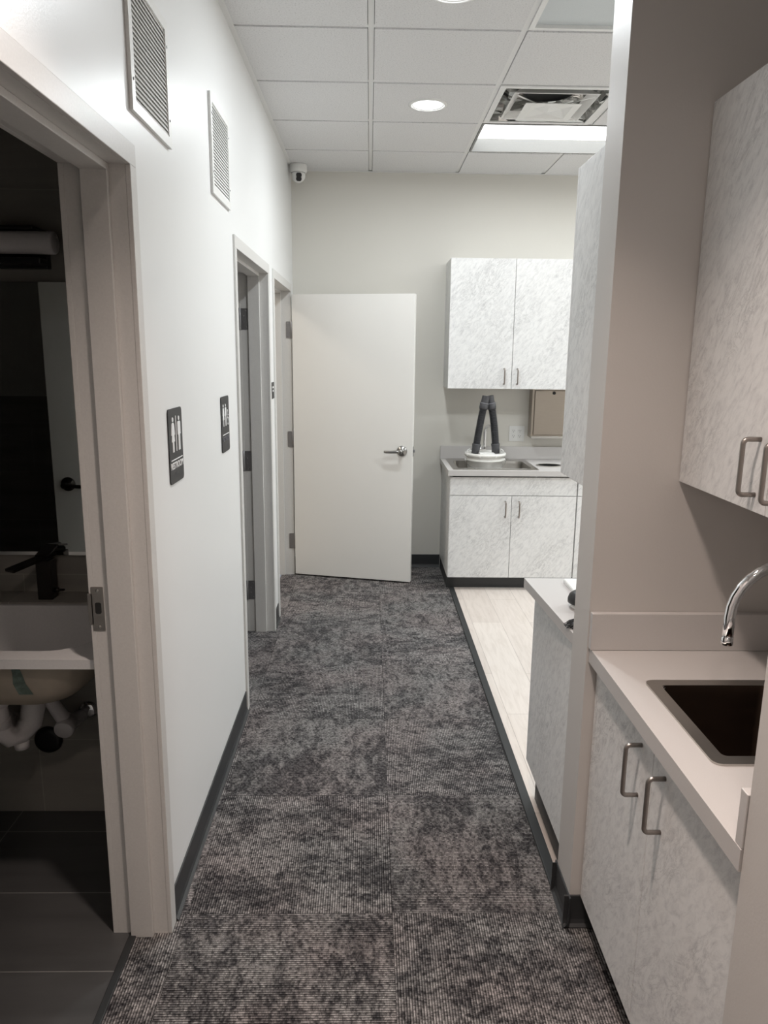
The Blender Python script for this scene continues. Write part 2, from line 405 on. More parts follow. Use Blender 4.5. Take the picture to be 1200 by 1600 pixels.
struct('wall_back', MB().box(XI, .75, -3.12, -3, 0, 3.2), 'wall_side', 'wall closing the corridor behind the viewer', 'wall')
# restroom 1 shell
struct('wall_restroom_far', MB().box(-2.6, XI+.004, 2.454, 2.54, 0, 3.2), 'wall_tile', 'taupe tiled restroom wall carrying mirror and basin', 'wall')
struct('wall_restroom_near', MB().box(-2.6, XI+.004, .1, .22, 0, 1.36), 'wall_tile', 'tiled lower part of the restroom wall seen in the mirror', 'wall')
struct('wall_restroom_near_top', MB().box(-2.6, XI+.004, .1, .22, 1.36, 3.2), 'wall_side', 'painted upper part of the restroom wall seen in the mirror', 'wall')
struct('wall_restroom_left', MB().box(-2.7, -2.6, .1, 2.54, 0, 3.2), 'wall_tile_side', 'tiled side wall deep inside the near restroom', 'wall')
# rooms behind doors 2 and 3
struct('wall_side_rooms', MB().box(-3.1, -3.0, 2.5, 6.1, 0, 3.2).box(-3.0, XI+.004, 4.345, 4.40, 0, 3.2).box(-3, XI, 6.0, 6.1, 0, 3.2), 'wall_side', 'walls of the unlit rooms behind the left doorways', 'wall')
struct('ceiling', MB().box(-3.1, XI+.004, .1, 6.1, 3.0, 3.1), 'wall_side', 'plain ceiling of the restrooms', 'ceiling')
# corridor + lab ceiling: lay-in tiles, with cells left open for fixtures
T = .6096; GX0 = -.004; GY0 = 3.287
open_cells = {(1, 1): 'diffuser', (1, 2): 'tr', (2, 2): 'tr', (4, 2): 'tr', (5, 2): 'tr', (4, -1): 'tr', (5, -1): 'tr', (1, -1): 'off', (2, -1): 'off'}
ct = MB(); 
for i in range(-2, 8):
    for k in range(-11, 4):
        if (i, k) in open_cells: continue
        x0, x1 = GX0+i*T+.014, GX0+(i+1)*T-.014; y0, y1 = GY0+k*T+.010, GY0+(k+1)*T-.010
        x0 = max(x0, XW+.004); x1 = min(x1, 4.4)
        y1 = min(y1, YF)
        if x1-x0 < .02 or y1-y0 < .02: continue
        if x0 > .75 and y1 < .95: continue
        ct.box(x0, x1, y0, y1, HC, HC+.02)
struct('ceiling', ct, 'ctile', 'suspended ceiling of white mineral tiles', 'ceiling')
tb = MB()
fx_pairs = {(1, 2), (4, 2), (4, -1), (1, -1)}                       # two-cell fixtures starting at this cell
for i in range(-2, 9):
    x = GX0+i*T
    if not XW < x < 4.4: continue
    for k in range(-11, 4):
        if (i-1, k) in fx_pairs: continue
        tb.box(x-.012, x+.012, max(GY0+k*T, -3), min(GY0+(k+1)*T, YF), HC+.006, HC+.010)
for k in range(-10, 4):
    y = GY0+k*T
    tb.box(XW, 4.4, y-.012, y+.012, HC+.0065, HC+.0105)
tb.box(XW, XW+.022, -3, YF, HC-.002, HC+.001).box(XW, 4.4, YF-.022, YF, HC-.002, HC+.001)
struct('trim_3', tb, 'tbar', 'white metal grid carrying the ceiling tiles', 'trim')
struct('ceiling', MB().box(XI, 4.5, -3.1, 5.8, 3.2, 3.25), 'dark_void', 'dark slab above the suspended ceiling', 'ceiling')

# cove baseboards
def cove_profile(t=.004, toe=.016, h=.10):
    return [(0, 0), (toe, 0), (toe, .003), (t+.004, .010), (t, .022), (t, h-.002), (t-.002, h), (0, h)]
def cove_y(mb, x, y0, y1, sgn):           # runs along Y on a face looking sgn*X
    pr = [(x+sgn*a, c) for a, c in cove_profile()]
    mb.sweep_y(pr if sgn > 0 else pr[::-1], y0, y1); return mb
def cove_x(mb, y, x0, x1, sgn=-1):        # runs along X on a face looking sgn*Y
    pr = [(a, c) for a, c in cove_profile()]
    mb.prism(pr, 0, 1, Matrix(((0, 0, x1-x0, x0), (sgn, 0, 0, y), (0, 1, 0, 0), (0, 0, 0, 1)))); return mb
b = MB()
cove_y(b, XW, D1[1]+.047, D2[0]-.05, 1); cove_y(b, XW, D2[1]+.047, D3[0]-.05, 1); cove_y(b, XW, -3, D1[0]-.05, 1); cove_y(b, XW, D3[1]+.047, YF, 1)
struct('baseboard_left', b, 'cove', 'black rubber cove base along the white corridor wall', 'baseboard')
b = MB(); cove_x(b, YF, XW, .556)
struct('baseboard_far', b, 'cove', 'black rubber cove base at the foot of the grey end wall', 'baseboard')
b = MB(); cove_y(b, .592, 1.879, 2.05, -1); cove_x(b, 1.895, .576, .72); cove_x(b, 2.035, .576, .60, 1)
struct('baseboard_middle', b, 'cove', 'black rubber cove base wrapped around the stub wall end', 'baseboard')
b = MB(); cove_y(b, .602, -3, 1.048, -1)
struct('baseboard_right', b, 'cove', 'black rubber cove base on the near right wall end', 'baseboard')

# ------------------------------------------------------------------ door frames and leaves
def door_frame(D, swing_in=True):
    """hollow metal frame: face 50 mm, rabbets and stop"""
    y0, y1 = D; mb = MB(); xo, xi = -.556, -.724; bv = .0015
    for side, y in ((-1, y0), (1, y1)):
        a, c = (y-.045, y) if side < 0 else (y, y+.045)
        mb.box(xo, XW-.003, a, c, 0, DH, bv)                    # face towards the corridor
        mb.box(xi, XI+.008, a, c, 0, DH, bv)
        mb.box(XW-.0031, XI+.0081, y, y+side*.012, 0, DH)              # jamb lining
        s0, s1 = (-.606, -.669) if swing_in else (-.625, -.680)
        mb.box(s0, s1, y-side*.016, y, 0, DH, bv)                    # stop
    mb.box(xo, XW-.003, y0-.045, y1+.045, DH, DH+.05, bv); mb.box(xi, XI+.008, y0-.045, y1+.045, DH, DH+.05, bv)
    mb.box(XW-.0031, XI+.0081, y0, y1, DH, DH+.012)
    s0, s1 = (-.606, -.669) if swing_in else (-.625, -.680)
    mb.box(s0, s1, y0+.016, y1-.016, DH-.016, DH, bv)
    return mb
def hinge_mb(w=.036, h=.114):
    mb = MB().prism(rrect(0, w, -h/2, h/2, .005, 3), 0, .003, FACE_NY)
    mb.lathe([(.006, -h/2-.002), (.0075, -h/2), (.0075, h/2), (.006, h/2+.002)], TR(w+.002, -.004, 0), 12)
    for k, (u, v) in enumerate(((.012, .043), (.026, .016), (.026, -.016), (.012, -.043))):
        mb.lathe([(.0042, 0), (.0042, .0012), (.001, .0004)], TR(u, 0, v) @ FACE_NY @ TR(0, 0, .003), 10)
    return mb
def lever(parent, x, y, z, out, direction, mat='lever_steel', length=.115, rose=.037, s=None):
    """rose, neck and lever on a leaf in the leaf's local frame, face normal out*Y, lever pointing direction*X"""
    F = Matrix(((direction, 0, 0, x), (0, 0, out, y), (0, 1, 0, z), (0, 0, 0, 1)))
    mb = MB().lathe([(rose, 0), (rose, .004), (rose*.93, .009), (rose*.45, .014), (.013, .018), (.0115, .045), (.015, .05), (.016, .062), (.010, .067), (0, .068)], F, 28)
    pts = [(0, 0, .055), (.03, -.001, .057), (.07, -.004, .058), (length-.012, -.004, .057), (length, -.004, .050)]
    t = MB().tube(pts, .01, 12, True, [.013, .0105, .0095, .0095, .009]); t.bm.transform(F)
    me = bpy.data.meshes.new('x'); t.bm.to_mesh(me); t.bm.free(); mb.bm.from_mesh(me)
    bmesh.ops.recalc_face_normals(mb.bm, faces=mb.bm.faces)
    return part('lever_handle', mb, mat, parent, 'satin metal lever handle on a round rose', local=True)

# door 1: near restroom, leaf swung in against the side, seen in the mirror
d1 = thing('door_1', 'white door frame of the nearest restroom at the left edge, leaf swung inward', 'door', (XW, sum(D1)/2, 0), kind='structure')
part('door_frame', door_frame(D1), 'frame', d1)
sp = MB().prism(rrect(-.718, -.686, .918, 1.038, .002, 2), 0, .0015, Matrix(((1, 0, 0, 0), (0, 0, -1, D1[1]), (0, 1, 0, 0), (0, 0, 0, 1))))
sp.box(-.728, -.715, D1[1]-.0015, D1[1]+.001, .935, 1.02, .0005)
spo = part('strike_plate', sp, 'nickel', d1, 'satin steel strike plate with a latch hole')
part('latch_hole', MB().prism(rrect(-.709, -.693, .965, .996, .005, 4), 0, .0006, Matrix(((1, 0, 0, 0), (0, 0, -1, D1[1]-.0015), (0, 1, 0, 0), (0, 0, 0, 1)))), 'dark_void', spo)
for z in (1.027, .929):
    part('screw', MB().lathe([(.0045, 0), (.004, .0012), (.0012, .0005), (0, .0005)], TR(-.701, D1[1]-.0015, z) @ ROT('X', 90), 12), 'steel', spo)
lf = part('door_leaf', MB().box(-1.640, -.732, .955, 1.0, .01, 2.045, .002), 'leaf', d1)
lever(lf, -1.565 - d1.location.x, 1.0 - d1.location.y, .955, 1, 1, 'blackmetal')
for z in (.26, 1.03, 1.81):
    hb = hinge_mb(); hb.bm.transform(TR(-.765, .958, z) @ ROT('Z', 180)); part('hinge', hb, 'hinge', d1)

# door 2: middle restroom, leaf swung into the dark room
d2 = thing('door_2', 'narrow-looking white frame of the middle doorway with grey hinges and dark gap', 'door', (XW, sum(D2)/2, 0), kind='structure')
part('door_frame', door_frame(D2), 'frame', d2)
for z in (.258, 1.028, 1.815):
    hb = hinge_mb(.044); hb.bm.transform(TR(-.671, D2[1], z) @ Matrix.Scale(-1, 4, (1, 0, 0))); bmesh.ops.reverse_faces(hb.bm, faces=hb.bm.faces)
    part('hinge', hb, 'hinge', d2, 'grey steel butt hinge with four screws')
part('door_leaf', MB().box(-1.66, -.775, D2[1]-.05, D2[1]-.006, .01, 2.045, .002), 'leaf', d2)
# door 3: leaf opened out across the corridor
d3 = thing('door_3', 'plain off-white door at the corridor end, wide open in front of the grey wall', 'door', (XW, sum(D3)/2, 0), kind='structure')
part('door_frame', door_frame(D3, False), 'frame', d3)
for z in (.262, 1.022, 1.795):
    hb = hinge_mb(.036); hb.bm.transform(TR(-.592, D3[1]-.001, z)); part('hinge', hb, 'hinge', d3, 'grey steel butt hinge')
LW = .876
lf = part('door_leaf', MB().box(0, LW, 0, .045, .012, 2.035, .002), 'leaf', d3, local=True)
lf.location = Vector((-.548, 5.432, 0)) - d3.location; lf.rotation_euler.z = -math.atan2(.205, .848)
lever(lf, LW-.075, 0, .968, -1, -1)
part('latch_plate', MB().box(LW-.001, LW+.0015, .010, .035, .93, 1.0, .001).box(LW, LW+.013, .015, .029, .958, .978, .003), 'hinge', lf, 'dark latch in the door edge', local=True)

# ------------------------------------------------------------------ cabinets
def pull(parent, p, along, out, L=.1, H=.034, r=.0052):
    """U shaped bar pull; p centre on the face, along and out are axis vectors"""
    p = Vector(p); a = Vector(along); o = Vector(out); pts = [p - a*L/2]
    R = .010
    for sgn in (-1, 1):
        c = p + a*sgn*(L/2-R) + o*(H-R)
        seq = [c + a*sgn*R*math.cos(t) + o*R*math.sin(t) for t in [k*PI/2/6 for k in range(7)]]
        pts += seq if sgn < 0 else seq[::-1]
    pts.append(p + a*L/2)
    return part('handle', MB().tube(pts, r, 12), 'nickel', parent)
FY = 5.08                                   # far base fronts
g = 'cabinets of the lab sink run on the end wall'
c = thing('wall_cabinet', 'marble-look two-door wall cabinet mounted above the far bucket and sink', 'cabinet', (1.0, YF-.17, 1.402), group='wall cabinets on the end wall')
part('carcass', MB().box(.551, 1.449, 5.368, YF-.001, 1.402, 2.283, .001), 'marble', c)
for x0, x1, hx in ((.551, .9985, .945), (1.0015, 1.449, 1.038)):
    dd = part('door', MB().box(x0, x1, 5.349, 5.367, 1.402, 2.283, .001), 'marble', c)
    pull(dd, (hx, 5.349, 1.49), (0, 0, 1), (0, -1, 0), .105)
c = thing('wall_cabinet', 'next marble-look wall cabinet, almost hidden behind the tall end panel', 'cabinet', (1.9, YF-.17, 1.402), group='wall cabinets on the end wall')
part('carcass', MB().box(1.452, 2.35, 5.368, YF-.001, 1.402, 2.283, .001), 'marble', c)
for x0, x1, hx in ((1.452, 1.8995, 1.85), (1.9025, 2.35, 1.95)):
    dd = part('door', MB().box(x0, x1, 5.349, 5.367, 1.402, 2.283, .001), 'marble', c)
    pull(dd, (hx, 5.349, 1.49), (0, 0, 1), (0, -1, 0), .105)
def open_box(x0, x1, y0, y1, z0, z1, t=.018):
    m = MB().box(x0, x0+t, y0, y1, z0, z1, .0008).box(x1-t, x1, y0, y1, z0, z1, .0008)
    return m.box(x0+t, x1-t, y0, y1, z0, z0+t).box(x0+t, x1-t, y1-.006, y1, z0+t, z1)
def far_base(x0, x1, xm, label, hs):
    c = thing('base_cabinet', label, 'cabinet', ((x0+x1)/2, 5.4, 0), group='base cabinets on the end wall')
    part('carcass', open_box(x0, x1, FY+.019, YF-.001, .095, .822), 'marble', c)
    part('toe_kick', MB().box(x0+.003, x1, FY+.068, YF-.001, 0, .095), 'cove', c)
    part('drawer_front', MB().box(x0+.003, x1-.003, FY, FY+.018, .686, .812, .001), 'marble', c)
    for a, b_, hx in ((x0+.003, xm-.0015, hs[0]), (xm+.0015, x1-.003, hs[1])):
        dd = part('door', MB().box(a, b_, FY, FY+.018, .095, .682, .001), 'marble', c)
        pull(dd, (hx, FY, .59), (0, 0, 1), (0, -1, 0), .108)
far_base(.556, 1.442, .990, 'marble-look sink base cabinet against the end wall below the bucket', (.945, 1.040))
far_base(1.445, 2.33, 1.888, 'neighbouring base cabinet showing only a sliver beside the stub wall', (1.84, 1.935))
# far countertop with cut-outs
def slab_with_holes(x0, x1, y0, y1, z0, z1, holes):
    b = bmesh.new()
    for z, flip in ((z1, False), (z0, True)):
        loops = [[(x0, y0), (x1, y0), (x1, y1), (x0, y1)]] + holes; es = []
        for lp in loops:
            vv = [b.verts.new((x, y, z)) for x, y in lp]
            es += [b.edges.new((vv[k], vv[(k+1) % len(vv)])) for k in range(len(vv))]
        bmesh.ops.triangle_fill(b, use_beauty=True, use_dissolve=False, edges=es)
    for lp in [[(x0, y0), (x1, y0), (x1, y1), (x0, y1)]] + holes:
        lo = []; hi = []
        for x, y in lp:
            lo.append(min((v for v in b.verts if abs(v.co.z-z0) < 1e-6), key=lambda v: (v.co.x-x)**2+(v.co.y-y)**2))
            hi.append(min((v for v in b.verts if abs(v.co.z-z1) < 1e-6), key=lambda v: (v.co.x-x)**2+(v.co.y-y)**2))
        n = len(lp)
        for k in range(n):
            j = (k+1) % n; b.faces.new((lo[k], lo[j], hi[j], hi[k]))
    bmesh.ops.recalc_face_normals(b, faces=b.faces)
    m = MB(); m.merge(b); return m
CZ = .862
ct_ = thing('countertop', 'light grey countertop of the far lab sink run', 'countertop', (1.4, 5.35, .825))
part('slab', slab_with_holes(.541, 2.36, 5.052, YF-.002, .825, CZ, [rrect(.615, 1.155, 5.165, 5.555, .03), ellipse(1.293, 5.318, .085, .062)]), 'counter', ct_)
part('backsplash', MB().box(.541, 2.36, YF-.022, YF-.002, CZ+.0005, .957, .0015), 'counter', ct_)
# far sink
def sink(name, label, x0, x1, y0, y1, z, rim, ledge_back, depth, r=.05, ledge_axis='y', drain=True, basin_mat='steel'):
    t = thing(name, label, 'sink', ((x0+x1)/2, (y0+y1)/2, z))
    ix0, ix1, iy0, iy1 = x0+rim, x1-rim, y0+rim, y1-rim
    if ledge_axis == 'y': iy1 = y1-ledge_back
    else: ix1 = x1-ledge_back
    out = rrect(x0, x1, y0, y1, .02, 6); inn = rrect(ix0, ix1, iy0, iy1, r, 6)
    part('rim', MB().frame_ring(out, inn, z, z+.004), 'steel', t)
    levels = [(0, 0), (.004, -.02), (.008, -depth+.03), (.018, -depth+.01), (.04, -depth)]
    b = bmesh.new(); rings = []
    for ins, dz in levels:
        rings.append([b.verts.new((x, y, z+.003+dz)) for x, y in rrect(ix0+ins, ix1-ins, iy0+ins, iy1-ins, max(r-ins*.3, .02), 6)])
    for A, B in zip(rings, rings[1:]):
        for k in range(len(A)): b.faces.new((A[k], B[k], B[(k+1) % len(A)], A[(k+1) % len(A)]))
    b.faces.new(rings[-1])
    bmesh.ops.recalc_face_normals(b, faces=b.faces)
    for f in b.faces:
        f.smooth = True
        f.normal_flip()
    m = MB(); m.merge(b)
    bo = part('basin', m, basin_mat, t)
    cx, cy = (ix0+ix1)/2, (iy0+iy1)/2
    if drain: part('drain', MB().lathe([(.045, 0), (.045, .002), (.038, .004), (.03, .001), (0, .001)], TR(cx, cy, z+.003-depth), 24), 'chrome', t)
    return t
sink('sink', 'stainless drop-in sink under the white bucket on the far counter', .578, 1.172, 5.085, 5.612, CZ+.0005, .040, .10, .17)
part_ring = MB().frame_ring(ellipse(1.293, 5.318, .092, .069), ellipse(1.293, 5.318, .080, .058), CZ+.0005, CZ+.006)
wr = thing('waste_chute_ring', 'dark oval waste chute opening in the counter right of the far sink', 'waste chute', (1.293, 5.318, CZ))
part('ring', part_ring, 'steel', wr)
part('chute', MB().frame_ring(ellipse(1.293, 5.318, .0815, .0595), ellipse(1.293, 5.318, .079, .057), .66, CZ+.002), 'black', wr)
def gooseneck(name, label, x, y, z, dirv, rise, R, r, drop=.05, lev=True):
    t = thing(name, label, 'faucet', (x, y, z)); d = Vector(dirv).normalized()
    part('base', MB().lathe([(r*2.2, 0), (r*2.2, .006), (r*1.7, .012), (r*1.55, .05), (r*1.2, .06)], TR(x, y, z), 24), 'chrome', t)
    pts = [Vector((x, y, z+.05)), Vector((x, y, z+rise*.5)), Vector((x, y, z+rise))]
    for k in range(1, 17):
        a = PI*k/16; pts.append(Vector((x, y, z+rise)) + d*R*(1-math.cos(a)) + Vector((0, 0, R*math.sin(a))))
    end = pts[-1]; pts.append(end - Vector((0, 0, drop)))
    part('spout', MB().tube(pts, r, 16), 'chrome', t)
    part('aerator', MB().lathe([(r*1.06, 0), (r*1.06, .016), (r*.8, .018)], TR(*(end - Vector((0, 0, drop+.006)))), 20), 'chrome', t)
    side = d.cross(Vector((0, 0, 1)))
    b0 = Vector((x, y, z+.04)) 
    part('lever', MB().tube([b0, b0+side*r*2.4, b0+side*r*3+Vector((0, 0, .01)), b0+side*r*3.2+Vector((0, 0, .08))], r*.5, 10), 'chrome', t)
    return t
gooseneck('faucet', 'chrome gooseneck faucet standing behind the white bucket', .862, 5.575, CZ+.005, (.45, -1, 0), .205, .052, .0115, .03)

# bucket with the two hoses
BX, BY, BZ = .832, 5.335, .695
bk = thing('bucket', 'white lidded bucket with two dark hoses standing in the far sink', 'bucket', (BX, BY, BZ))
R0 = .137
prof = [(0, 0), (.108, 0), (.112, .004), (.122, .12), (.128, .20), (.137, .202), (.137, .214), (.130, .217), (.131, .228), (.139, .230), (.139, .238), (0, .238)]
part('body', MB().lathe(prof, TR(BX, BY, BZ), 56), 'bucket', bk)
prof = [(.1395, 0), (.147, .001), (.148, .014), (.1455, .022), (.140, .0235), (.139, .0195), (.125, .0185), (.124, .013), (0, .013)]
part('lid', MB().lathe(prof, TR(BX, BY, BZ+.236), 56), 'bucket', bk)
for k in range(8):
    a = 2*PI*(k+.5)/8; part('lid_tab', MB().box(-.006, .006, .1455, .1495, .238, .252, .001, 1, TR(BX, BY, BZ) @ Matrix.Rotation(a, 4, 'Z')), 'bucket', bk)
bw = MB(); pts = []
for k in range(25):
    a = PI*k/24; pts.append((BX+.146*math.cos(a), BY-.145*math.sin(a)*.98, BZ+.20-.05*math.sin(a)))
bw.tube(pts, .0018, 8); part('bail_wire', bw, 'hinge', bk)
part('grip', MB().tube([(BX-.045, BY-.144, BZ+.148), (BX+.045, BY-.144, BZ+.148)], .0075, 12), 'white', bk)
for s_ in (-1, 1):
    part('bail_ear', MB().lathe([(.013, 0), (.013, .006), (.006, .012), (0, .012)], TR(BX+s_*.135, BY, BZ+.205) @ ROT('Y', 90*s_), 16), 'bucket', bk)
    part('clip', MB().tube([(BX+s_*.105, BY, BZ+.255), (BX+s_*.112, BY, BZ+.283), (BX+s_*.128, BY, BZ+.272), (BX+s_*.135, BY, BZ+.255)], .0035, 8), 'white', bk)
part('label_plate', MB().box(BX-.052, BX+.055, BY-.1, BY-.03, BZ+.249, BZ+.262, .003), 'white', bk, 'raised white bar on the lid')
def hose(x0, x1, y0, y1, bend):
    z0, z1 = BZ+.25, 1.352
    P0 = Vector((x0, y0, z0)); P1 = Vector((x1, y1, z1)); ax = P1-P0; L = ax.length
    def at(t): return P0 + ax*t + Vector((bend*math.sin(PI*t), 0, 0))
    n = 210; pts = []; rad = []
    for k in range(n+1):
        t = .16+.63*k/n; pts.append(at(t)); rad.append(.0248+.0024*math.sin(k*2*PI/6))
    h = part('hose', MB().tube(pts, .02, 20, True, rad), 'hose', bk, 'dark grey corrugated hose rising from the lid')
    part('lower_cuff', MB().tube([at(0), at(.10), at(.155), at(.17)], .03, 24, True, [.0285, .0285, .0315, .030]), 'pvc', h)
    part('upper_cuff', MB().tube([at(.77), at(.80), at(.865), at(.87)], .03, 24, True, [.0285, .031, .0315, .029]), 'pvc', h)
    part('collar', MB().tube([at(.860), at(.873), at(.885)], .03, 24, True, [.0325, .0335, .031]), 'collar', h)
    tt = MB().tube([at(.88), at(1.0)], .03, 24, False, [.0275, .0265]); tt.tube([at(.90), at(1.0)], .02, 24, False, [.0225, .0235])
    a, b_ = at(1.0), (at(1.0)-at(.95)).normalized()
    q = b_.to_track_quat('Z', 'X').to_matrix().to_4x4()
    tt.frame_ring(ellipse(0, 0, .0265, .0265, 24), ellipse(0, 0, .0235, .0235, 24), -.001, .001, TR(*a) @ q)
    tt.lathe([(.0225, 0), (0, 0)], TR(*at(.9)) @ q, 24, False)
    part('pipe_end', tt, 'pvc', h)
hose(.759, .822, 5.33, 5.33, -.004); hose(.912, .852, 5.36, 5.35, .009)

# outlet
ol = thing('outlet_plate', 'white double duplex outlet plate above the far backsplash', 'outlet', (1.12, YF, 1.05))
F = TR(1.119, YF-.0005, 1.054) @ FACE_NY
part('plate', MB().prism(rrect(-.058, .058, -.0585, .0585, .005, 3), 0, .005, F, .002), 'white', ol)
for ux in (-.0235, .0235):
    for vz in (-.0195, .0195):
        rc = part('receptacle', MB().prism(rrect(-.0165, .0165, -.0135, .0135, .008, 5), .004, .0075, F @ TR(ux, vz, 0)), 'white', ol)
        sl = MB()
        for a, h_ in ((-.0065, .008), (.0065, .0065)): sl.box(a-.0013, a+.0013, .001, .001+h_, .0074, .0080, 0, 1, F @ TR(ux, vz, 0))
        sl.lathe([(.0026, .0074), (.0026, .008), (0, .008)], F @ TR(ux, vz-.0065, 0), 10)
        part('slots', sl, 'dark_void', rc)
# towel dispenser
td = thing('towel_dispenser', 'stainless paper towel dispenser on the end wall right of the outlet', 'dispenser', (1.36, YF, 1.035))
part('housing', MB().box(1.203, 1.53, YF-.10, YF-.001, 1.035, 1.395, .004), 'steel_reflection', td)
part('cover', MB().box(1.222, 1.51, YF-.112, YF-.099, 1.055, 1.385, .005), 'steel_reflection', td)
part('lock', MB().lathe([(.012, 0), (.012, .004), (.009, .006), (0, .006)], TR(1.362, YF-.112, 1.366) @ ROT('X', 90), 18), 'black', td)
part('tray_lip', MB().box(1.205, 1.528, YF-.125, YF-.09, 1.03, 1.047, .003), 'steel', td)

# ------------------------------------------------------------------ peninsula behind the stub wall
c = thing('base_cabinet', 'peninsula base cabinet behind the stub wall, flat marble-look end panel to the carpet', 'cabinet', (1.2, 2.3, 0))
part('end_panel', MB().box(.600, .620, 2.037, 2.566, .145, .815, .001), 'marble', c)
part('carcass', MB().box(.620, 2.6, 2.037, 2.548, .145, .815, .001), 'marble', c)
part('toe_kick', MB().box(.632, 2.6, 2.037, 2.53, 0, .145), 'cove', c)
for k in range(4):
    x0 = .623+k*.49
    dd = part('door', MB().box(x0, x0+.487, 2.5485, 2.566, .145, .812, .001), 'marble', c)
    pull(dd, (x0+(.44 if k % 2 == 0 else .047), 2.566, .72), (0, 0, 1), (0, 1, 0), .108)
ICZ = .850
single('countertop', MB().prism([(.593, 2.037), (2.62, 2.037), (2.62, 2.585), (.562, 2.585)], .816, ICZ), 'counter', 'bright grey countertop of the peninsula behind the stub wall', 'countertop')
c = thing('wall_cabinet', 'tall-looking marble end panel of the wall cabinet behind the stub wall', 'cabinet', (1.2, 2.2, 1.285))
part('carcass', MB().box(.600, 2.6, 2.037, 2.296, 1.278, 2.166, .001), 'marble', c)
for k in range(4):
    x0 = .600+k*.5
    dd = part('door', MB().box(x0, x0+.497, 2.297, 2.315, 1.278, 2.166, .001), 'marble', c)
    pull(dd, (x0+(.45 if k % 2 == 0 else .047), 2.315, 1.37), (0, 0, 1), (0, 1, 0), .105)
# things on the peninsula
tr = MB().prism(rrect(.690, .99, 2.375, 2.535, .006, 4), ICZ+.0008, ICZ+.014, None, .002)
single('tray', tr, 'white', 'flat white tray at the back of the peninsula counter', 'tray')
cu = thing('canister', 'white canister with a rounded black lid on the peninsula counter', 'canister', (.674, 2.262, ICZ))
part('body', MB().lathe([(0, .001), (.036, .001), (.037, .003), (.037, .016), (0, .016)], TR(.682, 2.262, ICZ), 32), 'white', cu)
part('lid', MB().lathe([(.040, .015), (.047, .019), (.047, .030), (.042, .044), (.030, .053), (.012, .057), (0, .057)], TR(.682, 2.262, ICZ), 32), 'black', cu)
br = thing('brush', 'small black bristle brush lying beside the stub wall end', 'brush', (.66, 2.10, ICZ))
part('handle', MB().box(.628, .80, 2.085, 2.112, ICZ+.010, ICZ+.024, .005), 'white', br)
bb = MB()
for k in range(46):
    x = .622+random.random()*.03; y = 2.075+random.random()*.05
    tip = Vector((.580+random.random()*.03, y+random.uniform(-.02, .012), ICZ+.003+random.random()*.004))
    base = Vector((x+.012, min(max(y, 2.087), 2.11), ICZ+.016))
    bb.tube([base, (base+tip)/2+Vector((0, 0, .004)), tip], .0013, 5)
part('bristles', bb, 'black', br)

# ------------------------------------------------------------------ near niche: base, counter, sink, faucet, wall cabinet
NX = .622
c = thing('base_cabinet', 'near marble-look base cabinet with two bar-handled doors below the right counter', 'cabinet', (.9, 1.47, 0))
part('carcass', open_box(NX+.019, 1.148, 1.05, 1.893, .10, .82), 'marble', c)
part('toe_kick', MB().box(NX+.085, 1.148, 1.05, 1.893, 0, .10), 'cove', c)
for y0, y1, hy in ((1.4715, 1.890, 1.540), (1.052, 1.4685, 1.402)):
    dd = part('door', MB().box(NX, NX+.018, y0, y1, .10, .815, .001), 'marble', c)
    pull(dd, (NX, hy, .712), (0, 0, 1), (-1, 0, 0), .125, .036, .0052)
ct_ = thing('countertop', 'warm grey near countertop around the square-edged steel sink', 'countertop', (.9, 1.47, .825))
NZ = .865
part('slab', slab_with_holes(.598, 1.148, 1.050, 1.893, .825, NZ, [rrect(.700, .99, 1.325, 1.650, .02)]), 'counter', ct_)
part('backsplash', MB().box(.594, 1.148, 1.872, 1.893, NZ+.0005, .968, .0015), 'counter', ct_, 'backsplash strip against the stub wall')
part('backsplash', MB().box(1.128, 1.148, 1.075, 1.871, NZ+.0005, .968, .0015), 'counter', ct_)
part('side_splash', MB().box(.599, 1.127, 1.050, 1.072, NZ+.0005, .962, .0015), 'counter', ct_)
sink('sink', 'square-edged brushed steel sink in the near right counter', .668, 1.03, 1.298, 1.680, NZ+.0005, .030, .075, .22, .012, 'x', True, 'steel_shaded')
gooseneck('faucet', 'large chrome gooseneck spout arching in from the right picture edge', 1.005, 1.50, NZ+.005, (-1, 0, 0), .225, .118, .0118, .055)
c = thing('wall_cabinet', 'near marble-look wall cabinet cut by the right picture edge', 'cabinet', (1.0, 1.47, 1.322))
part('carcass', MB().box(.818, 1.149, 1.05, 1.893, 1.322, 2.218, .001), 'marble', c)
for y0, y1, hy in ((1.4665, 1.892, 1.512), (1.052, 1.4635, 1.42)):
    dd = part('door', MB().box(.799, .817, y0, y1, 1.322, 2.218, .001), 'marble', c)
    pull(dd, (.799, hy, 1.415), (0, 0, 1), (-1, 0, 0), .115, .036, .0052)

